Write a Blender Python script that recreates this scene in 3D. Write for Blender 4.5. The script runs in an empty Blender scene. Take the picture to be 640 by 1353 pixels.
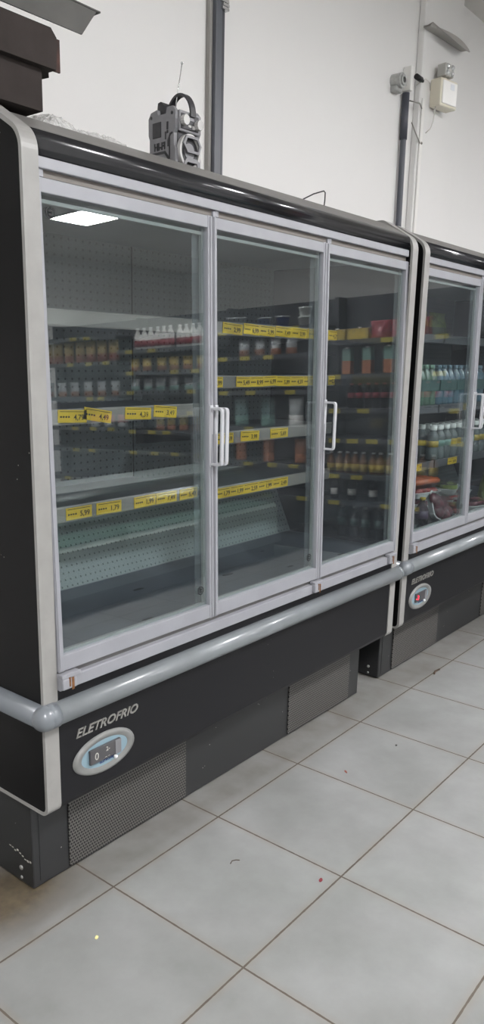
import bpy, bmesh, math, random
from mathutils import Vector, Matrix
random.seed(7)
PI = math.pi
COL = bpy.context.scene.collection

# ---------------------------------------------------------------- materials
MATS = {}
def nodes_of(name):
    m = bpy.data.materials.new(name); m.use_nodes = True
    nt = m.node_tree; nt.nodes.clear()
    out = nt.nodes.new('ShaderNodeOutputMaterial')
    return m, nt, out
def srgb(h):
    if isinstance(h, str):
        h = h.lstrip('#'); v = [int(h[i:i+2], 16)/255 for i in (0, 2, 4)]
    else: v = [c/255 for c in h]
    return tuple((c/12.92 if c <= .04045 else ((c+.055)/1.055)**2.4) for c in v) + (1,)
def mat(name, col, rough=.5, metal=0, var=.0, scale=8, bump=0, bscale=60, coat=0, spec=.5, emit=None, estr=0, alpha=1, trans=0):
    if name in MATS: return MATS[name]
    m, nt, out = nodes_of(name)
    b = nt.nodes.new('ShaderNodeBsdfPrincipled'); nt.links.new(b.outputs[0], out.inputs[0])
    c = srgb(col)
    b.inputs['Base Color'].default_value = c
    b.inputs['Roughness'].default_value = rough; b.inputs['Metallic'].default_value = metal
    b.inputs['Specular IOR Level'].default_value = spec
    b.inputs['Coat Weight'].default_value = coat; b.inputs['Coat Roughness'].default_value = .08
    b.inputs['Transmission Weight'].default_value = trans; b.inputs['Alpha'].default_value = alpha
    if emit: b.inputs['Emission Color'].default_value = srgb(emit); b.inputs['Emission Strength'].default_value = estr
    tc = nt.nodes.new('ShaderNodeTexCoord')
    if var:
        n = nt.nodes.new('ShaderNodeTexNoise'); n.inputs['Scale'].default_value = scale; n.inputs['Detail'].default_value = 6
        nt.links.new(tc.outputs['Object'], n.inputs['Vector'])
        r = nt.nodes.new('ShaderNodeValToRGB')
        r.color_ramp.elements[0].position = .3; r.color_ramp.elements[1].position = .7
        r.color_ramp.elements[0].color = tuple(max(0, x*(1-var)) for x in c[:3])+(1,)
        r.color_ramp.elements[1].color = tuple(min(1, x*(1+var)) for x in c[:3])+(1,)
        nt.links.new(n.outputs['Fac'], r.inputs[0]); nt.links.new(r.outputs[0], b.inputs['Base Color'])
    if bump:
        n = nt.nodes.new('ShaderNodeTexNoise'); n.inputs['Scale'].default_value = bscale; n.inputs['Detail'].default_value = 3
        nt.links.new(tc.outputs['Object'], n.inputs['Vector'])
        bp = nt.nodes.new('ShaderNodeBump'); bp.inputs['Strength'].default_value = bump; bp.inputs['Distance'].default_value = .01
        nt.links.new(n.outputs['Fac'], bp.inputs['Height']); nt.links.new(bp.outputs[0], b.inputs['Normal'])
    MATS[name] = m
    return m
def MN(nt, op, a, b=None, c=None):
    n = nt.nodes.new('ShaderNodeMath'); n.operation = op
    for i, v in enumerate((a, b, c)):
        if v is None: continue
        if isinstance(v, (int, float)): n.inputs[i].default_value = v
        else: nt.links.new(v, n.inputs[i])
    return n.outputs[0]
def mixc(nt, f, a, b):
    n = nt.nodes.new('ShaderNodeMix'); n.data_type = 'RGBA'
    for i, v in ((0, f), (6, a), (7, b)):
        if isinstance(v, (int, float)): n.inputs[i].default_value = v
        elif isinstance(v, tuple): n.inputs[i].default_value = v
        else: nt.links.new(v, n.inputs[i])
    return n.outputs[2]

def floor_mat():
    m, nt, out = nodes_of('ceramic_floor')
    b = nt.nodes.new('ShaderNodeBsdfPrincipled'); nt.links.new(b.outputs[0], out.inputs[0])
    tc = nt.nodes.new('ShaderNodeTexCoord'); sp = nt.nodes.new('ShaderNodeSeparateXYZ')
    nt.links.new(tc.outputs['Object'], sp.inputs[0])
    ds = []
    ids = []
    for ax in (0, 1):
        v = MN(nt, 'DIVIDE', sp.outputs[ax], .45)
        fr = MN(nt, 'FRACT', v); ids.append(MN(nt, 'FLOOR', v))
        ds.append(MN(nt, 'MULTIPLY', MN(nt, 'MINIMUM', fr, MN(nt, 'SUBTRACT', 1., fr)), .45))
    d = MN(nt, 'MINIMUM', ds[0], ds[1])
    nz = nt.nodes.new('ShaderNodeTexNoise'); nz.inputs['Scale'].default_value = 55; nt.links.new(tc.outputs['Object'], nz.inputs['Vector'])
    d2 = MN(nt, 'ADD', d, MN(nt, 'MULTIPLY', MN(nt, 'SUBTRACT', nz.outputs['Fac'], .5), .0022))
    grout = MN(nt, 'LESS_THAN', d2, .0026)
    near = nt.nodes.new('ShaderNodeMapRange'); near.inputs[1].default_value = .0; near.inputs[2].default_value = .022
    near.inputs[3].default_value = 1; near.inputs[4].default_value = 0; nt.links.new(d, near.inputs[0])
    # mottled glaze
    n1 = nt.nodes.new('ShaderNodeTexNoise'); n1.inputs['Scale'].default_value = 3.2; n1.inputs['Detail'].default_value = 7; n1.inputs['Roughness'].default_value = .6
    nt.links.new(tc.outputs['Object'], n1.inputs['Vector'])
    r1 = nt.nodes.new('ShaderNodeValToRGB'); nt.links.new(n1.outputs['Fac'], r1.inputs[0])
    r1.color_ramp.elements[0].position = .3; r1.color_ramp.elements[0].color = srgb('#7f807e')
    r1.color_ramp.elements[1].position = .72; r1.color_ramp.elements[1].color = srgb('#989998')
    wn = nt.nodes.new('ShaderNodeTexWhiteNoise'); cb = nt.nodes.new('ShaderNodeCombineXYZ')
    nt.links.new(ids[0], cb.inputs[0]); nt.links.new(ids[1], cb.inputs[1]); nt.links.new(cb.outputs[0], wn.inputs['Vector'])
    hv = nt.nodes.new('ShaderNodeHueSaturation'); nt.links.new(r1.outputs[0], hv.inputs['Color'])
    nt.links.new(MN(nt, 'ADD', MN(nt, 'MULTIPLY', wn.outputs['Value'], .06), .96), hv.inputs['Value'])
    # traffic grime along the joints
    n2 = nt.nodes.new('ShaderNodeTexNoise'); n2.inputs['Scale'].default_value = 9; n2.inputs['Detail'].default_value = 5
    nt.links.new(tc.outputs['Object'], n2.inputs['Vector'])
    gr = MN(nt, 'MULTIPLY', near.outputs[0], MN(nt, 'MULTIPLY', n2.outputs['Fac'], .55))
    c1 = mixc(nt, gr, hv.outputs[0], srgb('#86796a'))
    by = nt.nodes.new('ShaderNodeMapRange'); by.inputs[1].default_value = -.015; by.inputs[2].default_value = .05; nt.links.new(sp.outputs[1], by.inputs[0])  # band beside the cases: their shadow painted into the tile colour, plus some grime
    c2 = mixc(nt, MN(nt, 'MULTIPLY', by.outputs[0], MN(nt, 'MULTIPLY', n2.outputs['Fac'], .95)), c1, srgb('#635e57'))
    # brown leak stain under the near left corner of the first case
    dx = MN(nt, 'SUBTRACT', sp.outputs[0], -.20); dy = MN(nt, 'SUBTRACT', sp.outputs[1], .19)
    dd = MN(nt, 'SQRT', MN(nt, 'ADD', MN(nt, 'MULTIPLY', MN(nt, 'MULTIPLY', dx, dx), .55), MN(nt, 'MULTIPLY', MN(nt, 'MULTIPLY', dy, dy), 1.)))
    dd = MN(nt, 'ADD', dd, MN(nt, 'MULTIPLY', MN(nt, 'SUBTRACT', n2.outputs['Fac'], .5), .1))
    st = nt.nodes.new('ShaderNodeMapRange'); st.inputs[1].default_value = .06; st.inputs[2].default_value = .17; st.inputs[3].default_value = .9; st.inputs[4].default_value = 0
    nt.links.new(dd, st.inputs[0])
    n3 = nt.nodes.new('ShaderNodeTexNoise'); n3.inputs['Scale'].default_value = 40; nt.links.new(tc.outputs['Object'], n3.inputs['Vector'])
    c3 = mixc(nt, st.outputs[0], c2, mixc(nt, n3.outputs['Fac'], srgb('#332c22'), srgb('#6f624c')))
    c4 = mixc(nt, grout, c3, mixc(nt, n2.outputs['Fac'], srgb('#3f3932'), srgb('#6e655a')))
    nt.links.new(c4, b.inputs['Base Color'])
    rr = nt.nodes.new('ShaderNodeMapRange'); rr.inputs[3].default_value = .32; rr.inputs[4].default_value = .5; nt.links.new(n2.outputs['Fac'], rr.inputs[0])
    nt.links.new(MN(nt, 'ADD', rr.outputs[0], MN(nt, 'MULTIPLY', grout, .4)), b.inputs['Roughness'])
    bp = nt.nodes.new('ShaderNodeBump'); bp.inputs['Strength'].default_value = .5; bp.inputs['Distance'].default_value = .002
    nt.links.new(MN(nt, 'SUBTRACT', 1., grout), bp.inputs['Height']); nt.links.new(bp.outputs[0], b.inputs['Normal'])
    return m
def dots_mat(name, base, hole, px, pz, rad, axes=(0, 2), rough=.5, metal=0, diamond=False, stagger=True, var=.1):
    """sheet with a pattern of punched holes"""
    if name in MATS: return MATS[name]
    m, nt, out = nodes_of(name)
    b = nt.nodes.new('ShaderNodeBsdfPrincipled'); nt.links.new(b.outputs[0], out.inputs[0])
    tc = nt.nodes.new('ShaderNodeTexCoord'); sp = nt.nodes.new('ShaderNodeSeparateXYZ'); nt.links.new(tc.outputs['Object'], sp.inputs[0])
    u = MN(nt, 'DIVIDE', sp.outputs[axes[0]], px); v = MN(nt, 'DIVIDE', sp.outputs[axes[1]], pz)
    if stagger:
        row = MN(nt, 'FLOOR', v); u = MN(nt, 'ADD', u, MN(nt, 'MULTIPLY', MN(nt, 'MODULO', MN(nt, 'ABSOLUTE', row), 2.), .5))
    fu = MN(nt, 'ABSOLUTE', MN(nt, 'SUBTRACT', MN(nt, 'FRACT', u), .5)); fv = MN(nt, 'ABSOLUTE', MN(nt, 'SUBTRACT', MN(nt, 'FRACT', v), .5))
    a = MN(nt, 'MULTIPLY', fu, px); c = MN(nt, 'MULTIPLY', fv, pz)
    dist = MN(nt, 'ADD', a, c) if diamond else MN(nt, 'SQRT', MN(nt, 'ADD', MN(nt, 'MULTIPLY', a, a), MN(nt, 'MULTIPLY', c, c)))
    h = MN(nt, 'LESS_THAN', dist, rad)
    n = nt.nodes.new('ShaderNodeTexNoise'); n.inputs['Scale'].default_value = 7; n.inputs['Detail'].default_value = 5; nt.links.new(tc.outputs['Object'], n.inputs['Vector'])
    cb = srgb(base); bc = mixc(nt, n.outputs['Fac'], tuple(x*(1-var) for x in cb[:3])+(1,), tuple(min(1, x*(1+var)) for x in cb[:3])+(1,))
    nt.links.new(mixc(nt, h, bc, srgb(hole)), b.inputs['Base Color'])
    b.inputs['Roughness'].default_value = rough; b.inputs['Metallic'].default_value = metal
    bp = nt.nodes.new('ShaderNodeBump'); bp.inputs['Strength'].default_value = .6; bp.inputs['Distance'].default_value = .002
    nt.links.new(MN(nt, 'SUBTRACT', 1., h), bp.inputs['Height']); nt.links.new(bp.outputs[0], b.inputs['Normal'])
    MATS[name] = m; return m
def glass_mat(name, tint=(.86, .90, .89, 1), ior=1.5, rough=0.0, dust=0):
    m, nt, out = nodes_of(name)
    t = nt.nodes.new('ShaderNodeBsdfTransparent'); t.inputs[0].default_value = tint
    g = nt.nodes.new('ShaderNodeBsdfGlossy'); g.inputs['Roughness'].default_value = rough; g.inputs[0].default_value = (1, 1, 1, 1)
    ge = nt.nodes.new('ShaderNodeNewGeometry'); dp = nt.nodes.new('ShaderNodeVectorMath'); dp.operation = 'DOT_PRODUCT'
    nt.links.new(ge.outputs['Incoming'], dp.inputs[0]); nt.links.new(ge.outputs['Normal'], dp.inputs[1])
    k = MN(nt, 'SUBTRACT', 1., MN(nt, 'ABSOLUTE', dp.outputs['Value'])); f0 = ((ior-1)/(ior+1))**2
    fr = MN(nt, 'ADD', MN(nt, 'MULTIPLY', MN(nt, 'POWER', k, 5.), 1-f0), f0)
    x = nt.nodes.new('ShaderNodeMixShader')
    nt.links.new(fr, x.inputs[0]); nt.links.new(t.outputs[0], x.inputs[1]); nt.links.new(g.outputs[0], x.inputs[2])
    if not dust: nt.links.new(x.outputs[0], out.inputs[0])
    else:
        d = nt.nodes.new('ShaderNodeBsdfDiffuse'); d.inputs[0].default_value = (.75, .8, .85, 1); y = nt.nodes.new('ShaderNodeMixShader')
        tc = nt.nodes.new('ShaderNodeTexCoord'); n = nt.nodes.new('ShaderNodeTexNoise'); n.inputs['Scale'].default_value = 5; n.inputs['Detail'].default_value = 6
        nt.links.new(tc.outputs['Object'], n.inputs['Vector'])
        nt.links.new(MN(nt, 'MULTIPLY', n.outputs['Fac'], dust*2), y.inputs[0])
        nt.links.new(x.outputs[0], y.inputs[1]); nt.links.new(d.outputs[0], y.inputs[2]); nt.links.new(y.outputs[0], out.inputs[0])
    MATS[name] = m; return m
def emit_mat(name, col, s):
    m, nt, out = nodes_of(name)
    e = nt.nodes.new('ShaderNodeEmission'); e.inputs[0].default_value = srgb(col); e.inputs[1].default_value = s
    nt.links.new(e.outputs[0], out.inputs[0]); MATS[name] = m; return m
def speck_mat(name, col, speck, rough, dens=.68, sc=45, spec=.5):
    m, nt, out = nodes_of(name)
    b = nt.nodes.new('ShaderNodeBsdfPrincipled'); nt.links.new(b.outputs[0], out.inputs[0])
    tc = nt.nodes.new('ShaderNodeTexCoord')
    v = nt.nodes.new('ShaderNodeTexVoronoi'); v.inputs['Scale'].default_value = sc; nt.links.new(tc.outputs['Object'], v.inputs['Vector'])
    n = nt.nodes.new('ShaderNodeTexNoise'); n.inputs['Scale'].default_value = 6; nt.links.new(tc.outputs['Object'], n.inputs['Vector'])
    f = MN(nt, 'MULTIPLY', MN(nt, 'LESS_THAN', v.outputs['Distance'], .09), MN(nt, 'GREATER_THAN', n.outputs['Fac'], dens))
    nt.links.new(mixc(nt, f, srgb(col), srgb(speck)), b.inputs['Base Color'])
    b.inputs['Roughness'].default_value = rough; b.inputs['Specular IOR Level'].default_value = spec
    MATS[name] = m; return m

M_white = mat('aluminium_white', '#8f9095', .38, var=.05, scale=14)
M_trim = mat('grey_edge_trim', '#908f8c', .42, var=.07, scale=20)
M_handle = mat('handle_grey', '#b4b5b9', .3)
M_bump = mat('bumper_grey', '#787d80', .3, var=.08, scale=12, coat=.3)
M_side = speck_mat('black_laminate', '#09090a', '#7b7b78', .5, .6, spec=.2)
M_skirt = speck_mat('charcoal_skirt', '#151518', '#5d5d5a', .42, .66, spec=.3)
M_canopy = mat('canopy_black', '#17181c', .2, coat=.25, var=.2, scale=3)
M_cangrey = mat('canopy_grey', '#6b6966', .45, var=.12, scale=9)
M_black = mat('matte_black', '#141416', .6)
M_base = speck_mat('base_grey', '#28292a', '#95938e', .4, .6)
M_grille = dots_mat('base_grille', '#5f5d5a', '#050506', .0095, .0095, .0036, (0, 2), rough=.45, diamond=False)
M_liner = mat('liner_grey', '#6a6f72', .45, var=.12, scale=6)
M_deck = mat('deck_grey', '#3f444c', .4, var=.25, scale=5)
M_mirror = mat('polished_liner', '#4d5157', .12, metal=.75, var=.1, scale=4)
M_back = dots_mat('perforated_back', '#5a5f62', '#25282b', .030, .026, .0038, (0, 2), rough=.5, stagger=False)
M_backlow = dots_mat('perforated_lower_back', '#70787a', '#24282b', .022, .020, .0032, (0, 2), rough=.5, stagger=False)
M_shelf = mat('shelf_dark', '#2c2f33', .45)
M_rail = mat('price_rail', '#7f7a76', .4, var=.1, scale=5); M_rail2 = mat('price_rail_dark', '#55565a', .4, var=.1, scale=5)
M_tag = mat('tag_yellow', '#cdab22', .5, var=.05, scale=30)
M_ink = mat('tag_ink', '#2b2410', .6)
M_tagold = mat('tag_olive', '#a09227', .55)
M_glass = glass_mat('door_glass', (.90, .94, .94, 1), 1.85, 0, .012)
M_rust = mat('rust', '#6e4a2a', .8, var=.4, scale=60)
M_plate = mat('chrome_letters', '#a9a7a2', .28, metal=.7, var=.25, scale=50)
M_ring = mat('display_ring', '#7b7c7a', .4, var=.1, scale=20)
M_disp = mat('display_blue', '#7f97a2', .3)
M_box = mat('display_box', '#4b4a4c', .35)
M_digit = mat('digit_grey', '#b9b7b0', .5)
M_red = emit_mat('digit_red', '#ff2038', 4)
M_navy = mat('navy_ink', '#23356e', .5)
M_wall = mat('wall_paint', '#dddcda', .75, var=.015, scale=1.5, bump=.05, bscale=20)
M_ceil = mat('ceiling_paint', '#d2cfca', .8, var=.02)
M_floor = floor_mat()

# ---------------------------------------------------------------- mesh helpers
def NB(): return bmesh.new()
def box(bm, x0, x1, y0, y1, z0, z1, bev=0, mi=0, seg=2):
    pts = [(x, y, z) for x in (x0, x1) for y in (y0, y1) for z in (z0, z1)]
    v = [bm.verts.new(p) for p in pts]
    fs = [(0, 1, 3, 2), (4, 6, 7, 5), (0, 4, 5, 1), (2, 3, 7, 6), (0, 2, 6, 4), (1, 5, 7, 3)]
    F = [bm.faces.new([v[i] for i in f]) for f in fs]
    for f in F: f.material_index = mi
    if bev:
        r = bmesh.ops.bevel(bm, geom=list({e for f in F for e in f.edges}), offset=bev, segments=seg, affect='EDGES', profile=.5, material=-1)
        for f in r['faces']: f.material_index = mi
    return v
def prism(bm, pts, a0, a1, axis='x', mi=0):
    """extrude a closed outline; pts are (y,z) for axis x, (x,z) for axis y, (x,y) for axis z"""
    def P(p, a):
        return (a, p[0], p[1]) if axis == 'x' else ((p[0], a, p[1]) if axis == 'y' else (p[0], p[1], a))
    A = [bm.verts.new(P(p, a0)) for p in pts]; B = [bm.verts.new(P(p, a1)) for p in pts]
    n = len(pts)
    fs = [bm.faces.new(A), bm.faces.new(B[::-1])]
    for i in range(n): fs.append(bm.faces.new((A[i], B[i], B[(i+1) % n], A[(i+1) % n])))
    for f in fs: f.material_index = mi
    return fs
def ringprism(bm, outer, inner, a0, a1, axis='x', mi=0):
    def P(p, a):
        return (a, p[0], p[1]) if axis == 'x' else ((p[0], a, p[1]) if axis == 'y' else (p[0], p[1], a))
    n = len(outer)
    oa = [bm.verts.new(P(p, a0)) for p in outer]; ob = [bm.verts.new(P(p, a1)) for p in outer]
    ia = [bm.verts.new(P(p, a0)) for p in inner]; ib = [bm.verts.new(P(p, a1)) for p in inner]
    for i in range(n):
        j = (i+1) % n
        for q in ((oa[i], ob[i], ob[j], oa[j]), (ia[i], ia[j], ib[j], ib[i]), (oa[i], oa[j], ia[j], ia[i]), (ob[i], ib[i], ib[j], ob[j])):
            f = bm.faces.new(q); f.material_index = mi
def tube(bm, pts, r, seg=12, mi=0, cap=True):
    pts = [Vector(p) for p in pts]; rings = []
    n = len(pts); up = None
    for i, p in enumerate(pts):
        t = (pts[min(i+1, n-1)]-pts[max(i-1, 0)]).normalized()
        if up is None:
            up = Vector((0, 0, 1)) if abs(t.z) < .9 else Vector((1, 0, 0))
        a = t.cross(up).normalized(); b = a.cross(t).normalized(); up = b
        rr = r[i] if isinstance(r, (list, tuple)) else r
        rings.append([bm.verts.new(p+(a*math.cos(2*PI*k/seg)+b*math.sin(2*PI*k/seg))*rr) for k in range(seg)])
    for i in range(n-1):
        for k in range(seg):
            f = bm.faces.new((rings[i][k], rings[i][(k+1) % seg], rings[i+1][(k+1) % seg], rings[i+1][k])); f.material_index = mi; f.smooth = True
    if cap:
        bm.faces.new(rings[0][::-1]).material_index = mi; bm.faces.new(rings[-1]).material_index = mi
def lathe(bm, prof, cx, cy, cz=0, seg=16, mi=0, mis=None, sx=1, sy=1):
    """prof: (radius, z) bottom to top, round a vertical axis"""
    rings = []
    for r, z in prof:
        rings.append([bm.verts.new((cx+max(r, .0003)*sx*math.cos(2*PI*k/seg), cy+max(r, .0003)*sy*math.sin(2*PI*k/seg), cz+z)) for k in range(seg)])
    for i in range(len(prof)-1):
        for k in range(seg):
            f = bm.faces.new((rings[i][k], rings[i][(k+1) % seg], rings[i+1][(k+1) % seg], rings[i+1][k])); f.smooth = True
            f.material_index = mis[i] if mis else mi
    bm.faces.new(rings[0][::-1]).material_index = mis[0] if mis else mi
    bm.faces.new(rings[-1]).material_index = mis[-1] if mis else mi
def sphere(bm, c, r, mi=0, sx=1, sy=1, sz=1, u=16, v=10):
    M = Matrix.Translation(c) @ Matrix.Diagonal((r*sx, r*sy, r*sz, 1))
    q = bmesh.ops.create_uvsphere(bm, u_segments=u, v_segments=v, radius=1, matrix=M)
    for vv in q['verts']:
        for f in vv.link_faces: f.smooth = True; f.material_index = mi
def xform(bm, M, verts=None):
    bmesh.ops.transform(bm, matrix=M, verts=verts or bm.verts[:])
def text_into(bm, s, size, M, mi=0, depth=.0006, shear=0, bold=0):
    cu = bpy.data.curves.new('t', 'FONT'); cu.body = s; cu.size = size; cu.extrude = depth; cu.shear = shear; cu.offset = bold
    cu.align_x = 'CENTER'; cu.align_y = 'CENTER'; cu.resolution_u = 3
    o = bpy.data.objects.new('t', cu); COL.objects.link(o)
    dg = bpy.context.evaluated_depsgraph_get()
    me = bpy.data.meshes.new_from_object(o.evaluated_get(dg))
    me.transform(M)
    while len(me.materials) <= mi: me.materials.append(None)
    for p in me.polygons: p.material_index = mi
    bm.from_mesh(me)
    bpy.data.objects.remove(o); bpy.data.curves.remove(cu); bpy.data.meshes.remove(me)
def obj(name, bm, mats, parent=None, loc=None, rotz=0, smooth=False):
    bmesh.ops.recalc_face_normals(bm, faces=bm.faces[:])
    me = bpy.data.meshes.new(name); bm.to_mesh(me); bm.free()
    for m in (mats if isinstance(mats, (list, tuple)) else [mats]): me.materials.append(m)
    o = bpy.data.objects.new(name, me); COL.objects.link(o)
    if smooth:
        for p in me.polygons: p.use_smooth = True
    if parent is not None: o.parent = parent
    if loc is not None: o.location = loc
    o.rotation_euler[2] = rotz
    return o
def tag(o, label, cat, group=None):
    o['label'] = label; o['category'] = cat
    if group: o['group'] = group
    return o
def thing(name, label, cat, loc=(0, 0, 0), rotz=0, group=None):
    o = bpy.data.objects.new(name, None); COL.objects.link(o); o.location = loc; o.rotation_euler[2] = rotz
    o.empty_display_size = .1
    return tag(o, label, cat, group)
def struct(name, bm, m):
    o = obj(name, bm, m); o['kind'] = 'structure'; return o
def dup(root, loc, rotz=0, label=None, group=None, scale=None):
    r = root.copy(); COL.objects.link(r); r.location = loc; r.rotation_euler[2] = rotz
    if scale: r.scale = scale
    if label: r['label'] = label
    if group: r['group'] = group
    for ch in list(root.children):
        c = ch.copy(); COL.objects.link(c); c.parent = r
        for g in ch.children:
            d = g.copy(); COL.objects.link(d); d.parent = c
    return r
def RX90(x, y, z, tilt=0):   # text standing up, facing -Y
    return Matrix.Translation((x, y, z)) @ Matrix.Rotation(tilt, 4, 'Y') @ Matrix.Rotation(PI/2, 4, 'X')

# ---------------------------------------------------------------- room
WY = .86; CZ = 3.47; X0, X1, Y0 = -3.6, 10.5, -9.0
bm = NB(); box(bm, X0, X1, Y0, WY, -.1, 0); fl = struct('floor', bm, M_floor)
bm = NB(); box(bm, X0, X1, Y0, WY, CZ, CZ+.1); struct('ceiling', bm, M_ceil)
bm = NB(); box(bm, X0-.1, X1+.1, WY, WY+.12, 0, CZ); struct('wall_back', bm, M_wall)
bm = NB(); box(bm, X0-.1, X1+.1, Y0-.12, Y0, 0, CZ); struct('wall_front', bm, M_wall)
bm = NB(); box(bm, X0-.12, X0, Y0, WY, 0, CZ); struct('wall_left', bm, M_wall)
bm = NB(); box(bm, X1, X1+.12, Y0, WY, 0, CZ); struct('wall_right', bm, M_wall)
bm = NB(); box(bm, 3.12, 3.60, .82, WY-.001, 0, CZ-.001, .006); struct('trim_1', bm, M_wall)   # pilaster
bm = NB(); box(bm, 3.135, 3.165, .810, .819, 1.2, 2.84, .003); struct('trim_2', bm, mat('white_channel', '#e2e0dc', .5))

# curved grey lip under the top of the pilaster
bm = NB(); prev = None; N = 16
for i in range(N+1):
    t = i/N
    x = 3.10 + .50*t; y1 = .819 - .055 - .03*math.sin(t*PI)
    zt = 3.185 + .02*t; zb = 3.190 - .062*math.sin(min(1, t*1.15)*PI/2*1.0) - .0 + .055*t*t
    ring = [bm.verts.new(p) for p in ((x, .8195, zt), (x, y1+.01, zt-.004), (x, y1, zb), (x, y1+.006, zb), (x, y1+.016, zt-.012), (x, .8195, zt-.010))]
    if prev:
        for k in range(6): bm.faces.new((prev[k], prev[(k+1) % 6], ring[(k+1) % 6], ring[k]))
    else: bm.faces.new(ring)
    prev = ring
bm.faces.new(prev[::-1])
tag(obj('wall_bracket', bm, mat('lip_grey', '#a5a29d', .6)), 'curved grey plastic lip sticking out high on the wall pilaster', 'wall bracket')

# ceiling light panels (60 x 60)
M_led = emit_mat('led_panel', '#faf9fb', 112)
lamp0 = None
k = 0
for lx in (-1.6, 2.1, 5.75):
    for ly in (-2.4, -6.38):
        if lamp0 is None:
            lamp0 = thing('ceiling_light', 'square white panel light in the ceiling', 'ceiling light', (lx, ly, CZ), 0, 'square ceiling panels')
            bm = NB(); box(bm, -.31, .31, -.31, .31, -.02, 0, .003); obj('frame', bm, M_white, lamp0)
            bm = NB(); box(bm, -.295, .295, -.295, .295, -.024, -.0201); obj('diffuser', bm, M_led, lamp0)
        else: dup(lamp0, (lx, ly, CZ))

# ---------------------------------------------------------------- refrigerated case
LEAN = .0253
def yd(z): return .05 + LEAN*(z-.6)
def lean(bm, vs=None):
    for v in (vs or bm.verts): v.co.y += LEAN*(v.co.z-.6)
def offset_poly(pts, d):
    out = []; n = len(pts)
    for i in range(n):
        p0, p1, p2 = Vector(pts[i-1]), Vector(pts[i]), Vector(pts[(i+1) % n])
        e1 = (p1-p0).normalized(); e2 = (p2-p1).normalized()
        n1 = Vector((e1.y, -e1.x)); n2 = Vector((e2.y, -e2.x)); b = (n1+n2).normalized()
        out.append(tuple(p1+b*d/max(.3, b.dot(n1))))
    return out
def arc(cx, cy, r, a0, a1, n):
    return [(cx+r*math.cos(math.radians(a0+(a1-a0)*i/n)), cy+r*math.sin(math.radians(a0+(a1-a0)*i/n))) for i in range(n+1)]
# panel outline in (y,z), counter-clockwise seen from -X ... start bottom front
PF = .063
OUT = arc(PF+.02, .29, .022, 270, 180, 5)                # bottom front corner (rounded)
OUT += arc(PF+.062, 1.832, .06, 178, 118, 7)             # top front shoulder
OUT += arc(.205, 1.915, .03, 122, 92, 3)
OUT += [(.76, 1.945), (.76, .268)]
GLASS_T = .005

def price_tag(parent, x0, x1, z, y, text, tilt=0, m=None, small='', h=.036):
    bm = NB(); w = (x1-x0)
    box(bm, -w/2, w/2, -.0008, .0008, -h/2, h/2, 0, 0)
    bm2v = len(bm.verts)
    if text:
        text_into(bm, text, h*.62, RX90(w*.22, -.0014, -h*.1), 1, .0003, bold=.0002)
        box(bm, -w*.44, w*.44, -.0013, -.0009, h*.34, h*.39, 0, 1)
        for k in range(4):
            a = -w*.43+k*w*.09; box(bm, a, a+w*.06, -.0013, -.0009, -h*.12, h*.02, 0, 1)
    xform(bm, Matrix.Rotation(tilt, 4, 'Y'))
    return obj('price_tag', bm, [m or M_tag, M_ink], parent, ((x0+x1)/2, y, z))

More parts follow.
